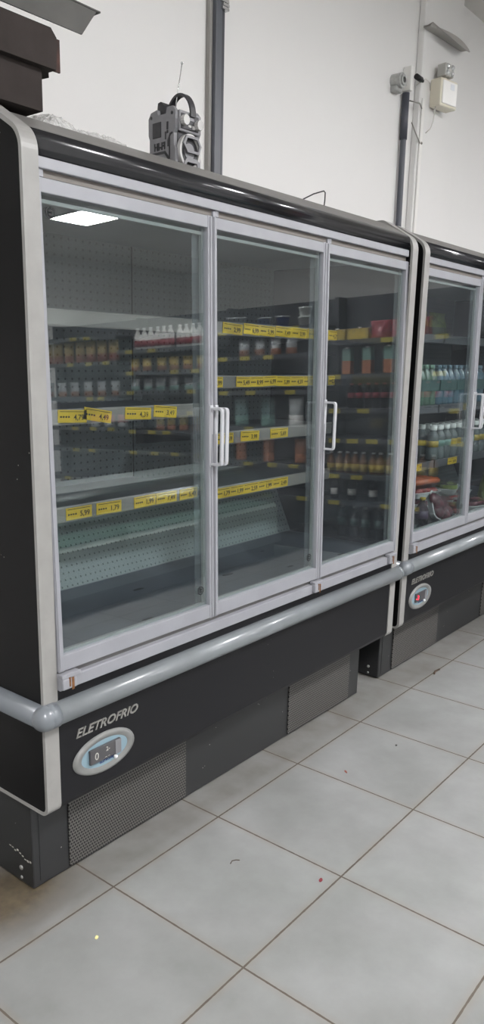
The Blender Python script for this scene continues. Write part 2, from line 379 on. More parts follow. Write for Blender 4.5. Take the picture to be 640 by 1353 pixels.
def make_case(loc, label, second=False):
    r = thing('refrigerated_display_case', label, 'display fridge', loc, 0, None)
    XL, XR = -.165, 1.688; TW = .040
    # end panels with edge trims
    for (a, b) in ((XL, XL+TW), (XR-TW, XR)):
        bm = NB(); prism(bm, OUT, a, b, 'x'); p = obj('end_panel', bm, M_side, r)
        bm = NB(); ringprism(bm, offset_poly(OUT, -.0035) if True else OUT, offset_poly(OUT, .006), a-.002, b+.002, 'x')
        t = obj('edge_trim', bm, M_trim, p); t['label'] = 'pale grey edge trim'
    a, b = XL+TW+.003, XR-TW-.003
    # canopy: black rounded nose, grey sloping top
    bm = NB()
    nose = [(.10, 1.838), (.076, 1.840)] + arc(.102, 1.862, .026, 210, 118, 8) + [(.105, 1.884), (.112, 1.87)]
    prism(bm, [(.12, 1.832), (.078, 1.832)] + arc(.103, 1.861, .027, 205, 120, 8) + [(.13, 1.893), (.13, 1.84)], a, b, 'x')
    o = obj('canopy', bm, M_canopy, r); o['label'] = 'glossy black rounded canopy'
    for p in o.data.polygons: p.use_smooth = len(p.vertices) == 4
    bm = NB(); prism(bm, [(.094, 1.8845), (.102, 1.8905), (.185, 1.934), (.205, 1.937), (.76, 1.937), (.76, 1.90), (.2, 1.90), (.131, 1.875)], a, b, 'x')
    obj('top_cover', bm, M_cangrey, r)
    bm = NB(); box(bm, a, b, .084, .125, 1.8295, 1.8325); obj('canopy_underside', bm, M_black, r)
    # rails
    bm = NB(); box(bm, a, b, .046, .062, 1.805, 1.829, .002); lean(bm); obj('top_rail', bm, M_white, r)
    bm = NB(); box(bm, a, b, .058, .080, 1.790, 1.806); box(bm, a, b, .064, .095, 1.785, 1.83); lean(bm); o = obj('door_track', bm, mat('track_grey', '#6e6963', .55), r)
    bm = NB(); box(bm, a, b, .048, .075, .600, .634, .003); lean(bm); obj('bottom_rail', bm, M_white, r)
    bm = NB(); box(bm, a, b, .064, .085, .625, .655); lean(bm); obj('bottom_track', bm, mat('track_low', '#6a6968', .5), r)
    # corner brackets with rust
    for cx in (XL+TW+.002, 1.02, XR-TW-.065):
        bm = NB(); box(bm, cx, cx+.06, .036, .06, .634, .645, .002, 0); box(bm, cx+.020, cx+.025, .0345, .036, .612, .636, 0, 1); box(bm, cx+.028, cx+.036, .0345, .036, .602, .634, 0, 1)
        box(bm, cx, cx+.045, .035, .05, .606, .634, .003, 0); lean(bm)
        obj('hinge_bracket', bm, [M_white, M_rust], r)
    # skirt
    bm = NB(); box(bm, a, b, .062, .14, .57, .599); prism(bm, [(.061, .575), (.061, .285), (.066, .272), (.08, .265), (.16, .262), (.16, .575)], a, b, 'x')
    o = obj('skirt', bm, M_skirt, r)
    # bumper front + corner + side
    bm = NB(); zc = .545; yc = .055
    tube(bm, [(XL-.006, yc-.004, zc), (XR-.01, yc-.004, zc)], .0295, 20, 0)
    tube(bm, [(XR-.01, yc-.004, zc), (XR+.006, yc-.004, zc), (XR+.016, yc-.004, zc), (XR+.020, yc-.004, zc)], [.0297, .029, .022, .009], 20, 0)
    bp = obj('bumper', bm, M_bump, r)
    bm = NB(); sphere(bm, (XL-.006, yc-.004, zc), .0325, 0, u=24, v=16); tube(bm, [(XL-.006, yc-.004, zc), (XL-.006, .74, zc)], .0295, 20)
    tube(bm, [(XL-.006, yc-.004, zc), (XL+.026, yc-.004, zc)], .0318, 24)
    obj('bumper_corner', bm, mat('bumper_end', '#70757a', .35, var=.06, coat=.3), bp)
    # plinth
    bm = NB(); box(bm, XL+.012, 1.585, .150, .70, .004, .2625, .004); box(bm, XL+.035, XL+.039, .1485, .16, .02, .25, 0); pl = obj('plinth', bm, M_base, r)
    for (g0, g1) in ((-.03, .457), (1.045, 1.495)):
        bm = NB(); box(bm, g0, g1, .1445, .1495, .012, .225, .001); obj('vent_grille', bm, M_grille, pl)
    bm = NB(); sphere(bm, (XL+.010, .20, .05), .007, sx=.5)
    sphere(bm, (XL+.010, .20, .02), .005, sx=.5); obj('screw', bm, mat('screw_zinc', '#a8a8a6', .4, metal=.6), pl)
    bm = NB(); r5 = random.Random(4)
    for k in range(0 if second else 9):
        y = .245-k*.011; z_ = .098-k*.0025+r5.uniform(-.004, .004); box(bm, XL+.0112, XL+.0122, y, y+.007, z_, z_+r5.uniform(.002, .006))
    if not second: obj('sticker_remnant', bm, mat('paper_scrap', '#a9a7a0', .7), pl)
    # liner
    bm = NB(); box(bm, a, b, .09, .74, 1.79, 1.83); obj('liner_ceiling', bm, M_liner, r)
    bm = NB(); box(bm, a, b, .705, .74, .94, 1.79); bk = obj('back_panel', bm, M_back, r)
    bm = NB(); box(bm, .282, .287, .703, .7049, .95, 1.79); obj('panel_joint', bm, M_black, bk)
    bm = NB(); box(bm, .775, .780, .703, .7049, .95, 1.79); obj('panel_joint', bm, M_black, bk)
    bm = NB(); prism(bm, [(.57, .662), (.585, .662), (.720, .945), (.703, .945)], a, b, 'x'); lb = obj('lower_back_panel', bm, M_backlow, r)
    bm = NB(); prism(bm, [(.5675, .662), (.5695, .6625), (.702, .9445), (.700, .9445)], .282, .288, 'x'); obj('panel_joint', bm, M_black, lb)
    bm = NB(); box(bm, a, b, .086, .60, .638, .661); box(bm, a, b, .086, .100, .640, .672, .002); dk = obj('deck', bm, M_deck, r)
    for (q, w_, yy) in ((.30, .05, .16), (.62, .03, .22), (.85, .06, .30), (1.1, .04, .2), (1.22, .03, .42), (.5, .05, .4), (1.4, .05, .16)):
        bm = NB(); sphere(bm, (q, yy, .6611), w_*.5, 0, sy=.35, sz=.03, u=8, v=4)
        obj('residue', bm, mat('residue_dark', '#1c1e22', .7), dk)
    bm = NB(); box(bm, a-.001, a+.008, .10, .74, .66, 1.79); obj('side_liner', bm, M_liner, r)
    bm = NB(); box(bm, b-.008, b+.001, .10, .74, .66, 1.79); o = obj('side_liner', bm, M_mirror, r); o['label'] = 'polished dark right side liner'
    # shelves
    if not second:
        SH = [('L', 1.538, 1.493, []),
              ('L', 1.265, 1.220, [(.161, .267, '4,79', .04, .002), (.256, .365, '4,49', .16, .001), (.422, .535, '4,39', .05, 0), (.548, .655, '3,49', .08, .001)]),
              ('L', .985, .938, [(.180, .279, '5,99', 0, 0), (.298, .401, '1,79', .01, 0), (.457, .554, '1,99', -.02, 0), (.558, .657, '7,49', 0, 0), (.672, .762, '5,49', -.02, 0)]),
              ('R', 1.538, 1.493, [(.888, .998, '2,99', .05, 0), (1.006, 1.10, '6,99', .05, .002), (1.10, 1.195, '5,99', .03, 0), (1.2, 1.305, '7,49', .04, .001), (1.305, 1.409, '3,99', .02, 0), (1.415, 1.537, '6,49', .03, 0), (1.571, 1.645, '4,29', .03, 0)]),
              ('R', 1.356, 1.312, [(.805, .893, '4,99', 0, 0), (.969, 1.05, '5,49', .02, 0), (1.05, 1.133, '8,99', .0, 0), (1.133, 1.215, '6,99', -.03, .002), (1.215, 1.31, '5,89', .03, 0), (1.31, 1.40, '4,59', 0, 0), (1.40, 1.49, '3,99', -.02, 0), (1.588, 1.648, '2,79', 0, 0)]),
              ('R', 1.161, 1.114, [(.86, .959, '1,59', 0, 0), (1.003, 1.114, '3,99', .03, 0), (1.187, 1.304, '5,69', .0, 0)]),
              ('R', .965, .918, [(.805, .869, '8,99', 0, 0), (.869, .947, '1,79', 0, 0), (.947, 1.028, '1,99', 0, 0), (1.028, 1.118, '2,59', 0, 0), (1.118, 1.212, '1,99', 0, 0), (1.212, 1.316, '2,49', 0, 0)])]
    else:
        SH = [('L', 1.555, 1.512, []), ('R', 1.555, 1.512, []), ('L', 1.20, 1.157, []), ('R', 1.20, 1.157, [(1.1, 1.2, '3,99', 0, 0)]),
              ('L', .905, .862, [(.53, .62, '2,99', 0, 0)]), ('R', .905, .862, [(.95, 1.07, '4,49', 0, 0)])]
    for side, zt, zb, tags in SH:
        sx0, sx1 = (a+.01, .772) if side == 'L' else (.790, b-.01)
        bm = NB(); box(bm, sx0, sx1, .384, .702, zt-.022, zt-.004, .001, 0)
        for q in (sx0, sx1-.004): prism(bm, [(.40, zt-.022), (.70, zt-.022), (.70, zt-.06)], q, q+.004, 'x')
        sh = obj('shelf', bm, M_shelf, r)
        bm = NB(); prism(bm, [(.384, zt-.001), (.3785, zt), (.3765, zt-.004), (.3765, zb+.004), (.3785, zb), (.384, zb+.001)], sx0, sx1, 'x')
        rl = obj('price_rail', bm, M_rail2 if second else M_rail, sh)
        for (t0, t1, s, tilt, dz) in tags:
            price_tag(sh, t0, t1, (zt+zb)/2+dz, .3745, s, tilt)
    # doors
    W = [(-.121, .474), (.479, 1.062), (1.067, 1.6535)]
    for i, (d0, d1) in enumerate(W):
        bm = NB(); s = .017; y0, y1 = .05, .078
        box(bm, d0, d0+s, y0, y1, .648, 1.789, .002); box(bm, d1-s, d1, y0, y1, .648, 1.789, .002)
        box(bm, d0+s*.9, d1-s*.9, y0+.001, y1, 1.757, 1.788, .002); box(bm, d0+s*.9, d1-s*.9, y0+.001, y1, .649, .690, .002)
        box(bm, d0+.002, d0+s*.55, y0-.003, y0+.002, .65, 1.787, .001); box(bm, d1-s*.55, d1-.002, y0-.003, y0+.002, .65, 1.787, .001)
        lean(bm); dr = obj('door', bm, M_white, r)
        bm = NB(); box(bm, d0+s*.8, d1-s*.8, .060, .060+GLASS_T, .682, 1.764); lean(bm); obj('glass', bm, M_glass, dr)
        bm = NB(); e = .008
        for q in ((d0+s, d0+s+e), (d1-s-e, d1-s)): box(bm, q[0], q[1], .068, .077, .690, 1.757)
        box(bm, d0+s, d1-s, .068, .077, 1.739, 1.7475); box(bm, d0+s, d1-s, .068, .077, .690, .697); lean(bm)
        obj('spacer', bm, mat('spacer_grey', '#8a8c8b', .35), dr)
        bm = NB(); box(bm, d1-s-.034, d1-s-.006, .079, .081, .690, 1.75); lean(bm); obj('gasket', bm, glass_mat('gasket_clear', (.72, .74, .74, 1), 1.5, .3, .05) if 'gasket_clear' not in MATS else MATS['gasket_clear'], dr)
        # D handle
        hx = d1-s*.5 if i == 0 else d0+s*.5
        bm = NB(); pts = [(.050, 1.276), (.014, 1.276), (.008, 1.272), (.006, 1.264), (.006, 1.123), (.008, 1.115), (.014, 1.111), (.050, 1.111)]
        inn = [(.050, 1.270), (.017, 1.270), (.013, 1.268), (.0115, 1.263), (.0115, 1.124), (.013, 1.119), (.017, 1.117), (.050, 1.117)]
        poly = pts + inn[::-1]
        A = [bm.verts.new((hx-.006, p[0]+LEAN*.6, p[1])) for p in pts]; B = [bm.verts.new((hx+.006, p[0]+LEAN*.6, p[1])) for p in pts]
        C = [bm.verts.new((hx-.006, p[0]+LEAN*.6, p[1])) for p in inn]; D = [bm.verts.new((hx+.006, p[0]+LEAN*.6, p[1])) for p in inn]
        for k in range(len(pts)-1):
            bm.faces.new((A[k], A[k+1], B[k+1], B[k])); bm.faces.new((C[k], D[k], D[k+1], C[k+1]))
            bm.faces.new((A[k], C[k], C[k+1], A[k+1])); bm.faces.new((B[k], B[k+1], D[k+1], D[k]))
        for k in (0, -1): bm.faces.new((A[k], B[k], D[k], C[k]))
        box(bm, hx-.007, hx+.007, .047+LEAN*.6, .053+LEAN*.6, 1.105, 1.282, .002)
        obj('handle', bm, M_handle, dr)
        # little round maker stickers on the panes
        spots = {0: [(-.075, 1.72), (.425, .74)], 1: [(1.01, .735)], 2: [(1.085, 1.715)]}[i]
        for (qx, qz) in spots:
            bm = NB(); ringprism(bm, [(.013*math.cos(q*PI/10), .013*math.sin(q*PI/10)) for q in range(20)], [(.0105*math.cos(q*PI/10), .0105*math.sin(q*PI/10)) for q in range(20)], 0, .0004, 'y')
            box(bm, -.005, .005, -.0002, .0002, .001, .006); box(bm, -.005, .005, -.0002, .0002, -.006, -.002)
            obj('sticker', bm, M_black, dr, (qx, yd(qz)+.0085, qz))
        bm = NB(); box(bm, d0+.012, d0+.026, .052, .066, 1.789, 1.806, .001); box(bm, d0+.002, d0+.012, .052, .066, 1.789, 1.803, .001); lean(bm); obj('hinge_pin', bm, M_white, dr)
    # maker's lettering
    bm = NB(); text_into(bm, 'ELETROFRIO', .0335, RX90(.043, .0595, .459), 0, .0012, .35, .0006)
    xs = [v.co.x for v in bm.verts]; k = .225/(max(xs)-min(xs))
    for v in bm.verts: v.co.x = .045+(v.co.x-(max(xs)+min(xs))/2)*k
    obj('nameplate', bm, M_plate, r)
    # oval thermometer
    bm = NB(); n = 36; cx, cz = .030, .375
    def el(s1, s2): return [(cx+s1*math.cos(2*PI*q/n), cz+s2*math.sin(2*PI*q/n)) for q in range(n)]
    for (o1, i1, ya, yb) in (((.110, .057), (.092, .044), .061, .0525),):
        A = [bm.verts.new((p[0], .061, p[1])) for p in el(.110, .057)]; B = [bm.verts.new((p[0], .054, p[1])) for p in el(.107, .055)]
        C = [bm.verts.new((p[0], .052, p[1])) for p in el(.098, .048)]; D = [bm.verts.new((p[0], .0575, p[1])) for p in el(.083, .038)]
        for P, Q in ((A, B), (B, C), (C, D)):
            for q in range(n):
                f = bm.faces.new((P[q], P[(q+1) % n], Q[(q+1) % n], Q[q])); f.smooth = True
    dp = obj('control_display', bm, M_ring, r)
    bm = NB(); prism(bm, el(.084, .039), .058, .0605, 'y'); obj('faceplate', bm, M_disp, dp)
    bm = NB(); tl = 0
    box(bm, cx-.058, cx+.052, .050, .058, cz-.018, cz+.024, .002, 0)
    box(bm, cx+.030, cx+.052, .048, .050, cz-.018, cz+.024, .001, 2)
    text_into(bm, '3' if second else '0', .030, RX90(cx-.036, .0496, cz+.001), 1, .0004)
    if not second:
        text_into(bm, '2-', .017, RX90(cx+.004, .0496, cz+.010), 1, .0004)
        text_into(bm, '_ _', .014, RX90(cx+.002, .0496, cz-.006), 1, .0004)
    else: text_into(bm, '-', .03, RX90(cx-.056+.004, .0496, cz+.001), 1, .0004)
    text_into(bm, 'ELETROFRIO', .0105, RX90(cx+.010, .0574, cz-.0262), 3, .0003, .0, .0002)
    sphere(bm, (cx+.034, .052, cz-.026), .006, 4)
    obj('thermostat', bm, [M_box, M_red if second else M_digit, mat('sensor_grey', '#77777a', .4), M_navy, mat('white_knob', '#e6e8ea', .25)], dp)
    return r

case1 = make_case((0, 0, 0), 'black and grey glass-door refrigerated case in the foreground, nearly empty shelves')
case2 = make_case((1.9445, .0115, 0), 'black and grey glass-door refrigerated case further right, bottles and packed food inside, display lit red', True)
# ---------------------------------------------------------------- things on top of the case and on the wall
M_brown = mat('dark_brown_paint', '#35302e', .8, spec=.12, var=.18, scale=10, bump=.12, bscale=40)
M_brownrust = mat('rusty_end', '#3a2119', .75, var=.5, scale=35)
def hollow_beam(name, label, x0, x1, y0, y1, z0, z1, ragged=False):
    bm = NB(); t = .006
    n = 14
    def ring(x, k):
        if not ragged: return x
        return x + random.Random(int(k*97)+3).uniform(-.006, .008)
    out = [(y0, z0), (y1, z0), (y1, z1), (y0, z1)]
    # subdivided outline so the torn end can be uneven
    def sub(poly, n):
        r = []
        for i in range(4):
            p, q = Vector(poly[i]), Vector(poly[(i+1) % 4])
            for k in range(n): r.append(tuple(p.lerp(q, k/n)))
        return r
    O = sub(out, 5 if ragged else 2); I = sub([(y0+t, z0+t), (y1-t, z0+t), (y1-t, z1-t), (y0+t, z1-t)], 5 if ragged else 2)
    oa = [bm.verts.new((x0, *p)) for p in O]; ia = [bm.verts.new((x0, *p)) for p in I]
    xe = [x1 - ((.018 + (.012 if p[1] > z0+(z1-z0)*.85 else 0)) if ragged and p[0] < y0+.03 else 0) + (random.uniform(-.004, .004) if ragged else 0) for p in O]
    if ragged: box(bm, x1-.12, x1, y0+.010, y0+.015, z0+.001, z1-.014, 0, 1)
    ob = [bm.verts.new((xe[k], *O[k])) for k in range(len(O))]; ib = [bm.verts.new((xe[k], *I[k])) for k in range(len(O))]
    m = len(O)
    for k in range(m):
        j = (k+1) % m
        bm.faces.new((oa[k], ob[k], ob[j], oa[j])); bm.faces.new((oa[k], oa[j], ia[j], ia[k]))
        bm.faces.new((ob[k], ib[k], ib[j], ob[j])).material_index = 1
        bm.faces.new((ia[k], ia[j], ib[j], ib[k])).material_index = 1
    box(bm, x1-.05, x1-.046, y0+t, y1-t, z0+t, z1-t, 0, 1)
    return tag(obj(name, bm, [M_brown, M_brownrust]), label, 'metal beam')
hollow_beam('steel_beam', 'dark brown box beam lying directly on the left end of the case', -1.3, -.024, .165, .30, 1.948, 2.0355)
hollow_beam('steel_beam', 'dark brown box beam with torn rusty end, resting on the lower brown beam', -1.35, .024, .148, .28, 2.036, 2.118, True)
bm = NB()
prism(bm, [(.156, 2.134), (.160, 2.134), (.160, 2.190), (.235, 2.190), (.235, 2.194), (.156, 2.194)], -1.3, .135, 'x')
for v in bm.verts:
    if v.co.x > 0 and v.co.z < 2.14: v.co.x -= .045
prism(bm, [(.1545, 2.1942), (.1545, 2.1975), (.23, 2.1975), (.23, 2.1942)], -1.3, .147, 'x')
box(bm, -.62, -.56, .160, .2, 2.1185, 2.136)
tag(obj('steel_angle', bm, mat('bare_steel', '#3c3b37', .55, metal=.3, var=.25, scale=9)), 'grey steel angle bar with cut end lying on the dark brown beams', 'steel bar')

# crumpled bubble wrap
bm = NB(); nx, nyy = 46, 22
rnd = random.Random(3)
hn = [[rnd.random() for _ in range(60)] for _ in range(40)]
def crumple(u, v):
    return hn[int(v*17) % 40][int(u*29) % 60]
G = []
for j in range(nyy+1):
    row = []
    for i in range(nx+1):
        u, v = i/nx, j/nyy
        env = math.sin(PI*min(1, max(0, v)))**.6
        prof = (.040*math.exp(-((u-.22)/.2)**2) + .032*math.exp(-((u-.7)/.28)**2)) * min(1, u*8)*min(1, (1-u)*8)
        z = 1.939 + env*(prof + (.014*crumple(u, v)+.007*rnd.random())*min(1, prof*40))
        row.append(bm.verts.new((.02+.36*u+.006*rnd.random(), .235+.16*v+.006*rnd.random(), z)))
    G.append(row)
for j in range(nyy):
    for i in range(nx): bm.faces.new((G[j][i], G[j][i+1], G[j+1][i+1], G[j+1][i]))
def wrap_mat():
    m, nt, out = nodes_of('bubble_wrap_film')
    t = nt.nodes.new('ShaderNodeBsdfTransparent'); t.inputs[0].default_value = (.93, .93, .92, 1)
    b = nt.nodes.new('ShaderNodeBsdfPrincipled'); b.inputs['Base Color'].default_value = srgb('#eeeeec'); b.inputs['Roughness'].default_value = .1; b.inputs['Coat Weight'].default_value = 1
    v = nt.nodes.new('ShaderNodeTexVoronoi'); v.inputs['Scale'].default_value = 110; tc = nt.nodes.new('ShaderNodeTexCoord'); nt.links.new(tc.outputs['Object'], v.inputs['Vector'])
    bp = nt.nodes.new('ShaderNodeBump'); bp.inputs['Strength'].default_value = .9; bp.inputs['Distance'].default_value = .004; nt.links.new(v.outputs['Distance'], bp.inputs['Height']); nt.links.new(bp.outputs[0], b.inputs['Normal'])
    x = nt.nodes.new('ShaderNodeMixShader'); x.inputs[0].default_value = .5
    nt.links.new(t.outputs[0], x.inputs[1]); nt.links.new(b.outputs[0], x.inputs[2]); nt.links.new(x.outputs[0], out.inputs[0]); return m
tag(obj('bubble_wrap', bm, wrap_mat()), 'crumpled clear bubble wrap lying on top of the first case', 'bubble wrap')

# portable radio speaker
M_rad = mat('radio_grey', '#77777a', .45, var=.08, scale=30)
M_rad2 = mat('radio_dark', '#2b2b2e', .5)
M_rad3 = mat('radio_silver', '#b5b4b2', .35)
rd = thing('portable_radio', 'grey portable radio speaker with handle and aerial on top of the first case', 'radio', (.532, .27, 1.938), math.radians(-4)); rd.scale = (1, 1, 1.13)
# local: x to the right along the case, -y towards the aisle; box x 0..0.10, y 0..0.115, z 0..0.152
bm = NB()
prof = [(.0, .012), (.012, .0), (.03, .006), (.045, .0), (.078, .0), (.09, .006), (.103, .0), (.115, .012), (.115, .05), (.110, .056), (.110, .085), (.115, .095), (.115, .135), (.104, .148), (.078, .152), (.074, .138), (.040, .138), (.036, .152), (.012, .152), (.0, .140), (.0, .100), (.006, .09), (.006, .062), (.0, .052)]
prism(bm, prof, 0, .012, 'x', 0); prism(bm, prof, .090, .102, 'x', 0)
box(bm, .012, .090, .004, .111, .006, .140, .003, 1)
obj('body', bm, [M_rad, M_rad2], rd)
bm = NB()   # relief of the left side
box(bm, -.002, .001, .060, .096, .058+.028, .122, .001, 1)
box(bm, -.0015, .001, .030, .036, .092, .098, 0, 1); box(bm, -.0015, .001, .030, .036, .100, .118, 0, 1); box(bm, -.0015, .001, .040, .043, .078, .096, 0, 1)
box(bm, -.002, .001, .022, .026, .030, .080, 0, 1); prism(bm, [(.02, .030), (.03, .030), (.045, .045), (.10, .045), (.108, .034), (.112, .034), (.104, .051), (.042, .051)], -.002, .001, 'x', 1)
prism(bm, [(.012, .088), (.02, .086), (.028, .072), (.028, .060), (.032, .060), (.032, .074), (.022, .090), (.012, .092)], -.002, .001, 'x', 1)
text_into(bm, 'HI-FI', .024, Matrix.Translation((-.0005, .066, .063)) @ Matrix.Rotation(-PI/2, 4, 'Z') @ Matrix.Rotation(PI/2, 4, 'X'), 1, .0012, 0, .0008)
for (yy, zz) in ((.014, .136), (.102, .136)):
    prism(bm, [(yy+.004*math.cos(q*PI/5), zz+.004*math.sin(q*PI/5)) for q in range(10)], -.002, .001, 'x', 1)
obj('side_relief', bm, [M_rad, M_rad2], rd)
bm = NB()   # control panel on the front
box(bm, .010, .092, -.006, .004, .094, .143, .003, 0); box(bm, .016, .086, -.0075, -.005, .100, .136, .002, 1)
box(bm, .044, .056, -.0085, -.007, .107, .112, 0, 2); box(bm, .060, .070, -.0085, -.007, .104, .112, 0, 2)
prism(bm, [(.034, .122), (.068, .122), (.064, .130), (.038, .130)], -.0085, -.007, 'y', 0)
obj('control_panel', bm, [M_rad, M_rad2, M_rad3], rd)
for kx, kz in ((.024, .119), (.080, .115)):
    bm = NB(); r0 = .0115
    pts = [(kx+r0*(1+.08*(q % 2))*math.cos(q*2*PI/24), kz+r0*(1+.08*(q % 2))*math.sin(q*2*PI/24)) for q in range(24)]
    prism(bm, pts, -.022, -.0075, 'y'); obj('knob', bm, M_rad3, rd)
bm = NB()   # loudspeaker
def ringy(bm, cx, cz, ro, ri, ya, yb, mi, n=28): ringprism(bm, [(cx+ro*math.cos(q*2*PI/n), cz+ro*math.sin(q*2*PI/n)) for q in range(n)], [(cx+ri*math.cos(q*2*PI/n), cz+ri*math.sin(q*2*PI/n)) for q in range(n)], ya, yb, 'y', mi)
ringy(bm, .051, .050, .042, .035, -.010, .004, 0); ringy(bm, .051, .050, .035, .020, -.004, -.001, 1)
prism(bm, [(.051+.020*math.cos(q*2*PI/20), .050+.020*math.sin(q*2*PI/20)) for q in range(20)], -.0065, .001, 'y', 2)
obj('loudspeaker', bm, [M_rad3, M_rad2, M_rad], rd)
bm = NB()
ringprism(bm, [(.030, .086), (.076, .086), (.090, .066), (.082, .046), (.036, .046), (.018, .066)], [(.034, .080), (.073, .080), (.083, .066), (.078, .052), (.039, .052), (.026, .066)], -.016, -.009, 'y', 0)
prism(bm, [(.015, .004), (.030, .030), (.036, .034), (.074, .034), (.082, .030), (.090, .004), (.082, .004), (.074, .024), (.036, .024), (.024, .004)], -.014, -.009, 'y', 0)
obj('speaker_guard', bm, M_rad, rd)
bm = NB(); pts = [(.051, .0575+.052*math.cos(a), .132+.060*math.sin(a)) for a in [PI*k/18 for k in range(19)]]
pts = [(.060, p[1]-.016, p[2]) for p in pts]
prev = None
for i, p in enumerate(pts):
    a = PI*i/18; ny_, nz_ = math.cos(a), math.sin(a)
    q = [bm.verts.new((p[0]+dx, p[1]+ny_*dr, p[2]+nz_*dr)) for dx, dr in ((-.010, -.003), (.010, -.003), (.010, .003), (-.010, .003))]
    if prev:
        for k in range(4): bm.faces.new((prev[k], prev[(k+1) % 4], q[(k+1) % 4], q[k]))
    else: bm.faces.new(q)
    prev = q
bm.faces.new(prev[::-1]); obj('handle', bm, M_rad2, rd)
bm = NB(); prism(bm, [(.062, .138), (.070, .166), (.084, .176), (.096, .174), (.100, .150), (.086, .140)], .02, .075, 'x'); obj('top_latch', bm, M_rad2, rd)
bm = NB(); tube(bm, [(.050, .060, .138), (.062, .040, .262)], [.0024, .0014], 8); sphere(bm, (.0622, .0397, .266), .0036); obj('antenna', bm, mat('chrome', '#bdbdbd', .2, metal=.8), rd)
M_foot = M_rad2
for fx_, fy_ in ((.02, .015), (.08, .015), (.02, .1), (.08, .1)):
    bm = NB(); lathe(bm, [(.006, 0), (.006, .008)], fx_, fy_, -.001, 10); obj('foot', bm, M_foot, rd)

bm = NB(); pp = [(1.150, .27, 1.940), (1.19, .265, 1.962), (1.26, .27, 1.990), (1.325, .27, 2.010), (1.335, .27, 2.006), (1.338, .272, 1.985), (1.336, .275, 1.940)]
tube(bm, pp, .0022, 8); tag(obj('loose_wire', bm, M_black), 'thin black bent wire standing up on top of the first case', 'wire')

# dark cable channel on the wall
t = thing('cable_channel', 'tall dark grey cable channel on the wall behind the radio', 'cable channel', (1.385, WY, 0))
bm = NB(); box(bm, -.040, -.024, -.022, 0, .0, CZ, .002); obj('back_strip', bm, mat('channel_light', '#8f8d89', .5), t)
bm = NB(); box(bm, -.024, .012, -.040, 0, .0, CZ, .003); obj('cover', bm, mat('channel_dark', '#55585e', .4, var=.08), t)
bm = NB(); box(bm, .013, .036, -.034, 0, .0, CZ, .003); obj('cover', bm, mat('channel_dark2', '#3d3f45', .4, var=.08), t)
bm = NB(); rr = random.Random(5)
for k in range(26):
    z = 2.74+k*.012; box(bm, .002+rr.uniform(-.004, .004), .040+rr.uniform(-.004, .004), -.046-rr.uniform(0, .006), -.03, z, z+.010, .001)
obj('foil_tape', bm, mat('foil', '#d0d0d0', .25, metal=.8), t)

# grey conduit with junction box
t = thing('conduit', 'dark grey vertical conduit on the wall left of the pilaster', 'conduit', (2.985, .835, 0))
bm = NB(); tube(bm, [(.014, 0, 0), (.012, 0, 1.5), (.010, 0, 2.0), (0, 0, 2.55), (-.004, 0, 2.80)], .016, 14); obj('pipe', bm, mat('conduit_grey', '#4a4d55', .45), t)
bm = NB(); tube(bm, [(-.001, 0, 2.60), (-.004, 0, 2.83)], .0195, 14); obj('sleeve', bm, mat('sleeve_grey', '#454750', .45), t)
t = thing('junction_box', 'grey metal junction box with round hole at top of the conduit', 'junction box', (2.878, WY, 2.862)); t.scale = (.72, .8, .72)
bm = NB(); ringprism(bm, [(.056*math.cos(q*PI/12), .050*math.sin(q*PI/12)) for q in range(24)], [(.022*math.cos(q*PI/12), .022*math.sin(q*PI/12)) for q in range(24)], -.07, 0, 'y', 0)
prism(bm, [(.024*math.cos(q*PI/12), .024*math.sin(q*PI/12)) for q in range(24)], -.04, -.001, 'y', 1); box(bm, .035, .075, -.065, 0, -.02, .035, .004, 0); box(bm, -.05, .05, -.05, 0, -.075, -.035, .012, 0)
obj('housing', bm, [mat('galvanised', '#a9aaa8', .4, metal=.35, var=.15, scale=40), M_black], t)
bm = NB(); ringy(bm, 0, 0, .036, .022, -.082, -.068, 0); obj('collar', bm, MATS['galvanised'], t)
t = thing('wall_socket', 'white socket plate with black plug beside the junction box', 'socket', (2.992, .83, 2.895))
bm = NB(); box(bm, -.016, .016, -.022, .028, -.055, .065, .004); obj('plate', bm, mat('white_plastic', '#e4e3df', .35), t)
bm = NB(); tube(bm, [(.016, -.035, .016), (.075, -.035, .014)], .014, 14); tube(bm, [(.075, -.035, .014), (.10, -.035, .012)], [.012, .007], 14); obj('plug', bm, M_black, t)
M_wire = mat('pale_wire', '#c6c3bd', .5)
bm = NB(); tube(bm, [(3.085, .83, 2.893), (3.13, .80, 2.93), (3.18, .80, 2.925), (3.215, .81, 2.895)], .0028, 6)
tag(obj('loose_wire', bm, M_wire), 'thin white wire arching from the black plug', 'wire')
bm = NB(); tube(bm, [(3.00, .82, 2.795), (3.04, .81, 2.795), (3.09, .805, 2.80), (3.12, .805, 2.78)], .0035, 6)
tag(obj('loose_wire', bm, mat('grey_wire', '#85827c', .5)), 'short grey wire leading from the conduit to the white channel', 'wire')
bm = NB(); tube(bm, [(3.02, .81, 2.69), (3.08, .81, 2.645), (3.14, .812, 2.61), (3.155, .812, 2.615)], .0035, 6); sphere(bm, (3.155, .812, 2.613), .008)
tag(obj('loose_wire', bm, MATS['grey_wire']), 'short loose grey wire with taped tip hanging below the socket', 'wire')

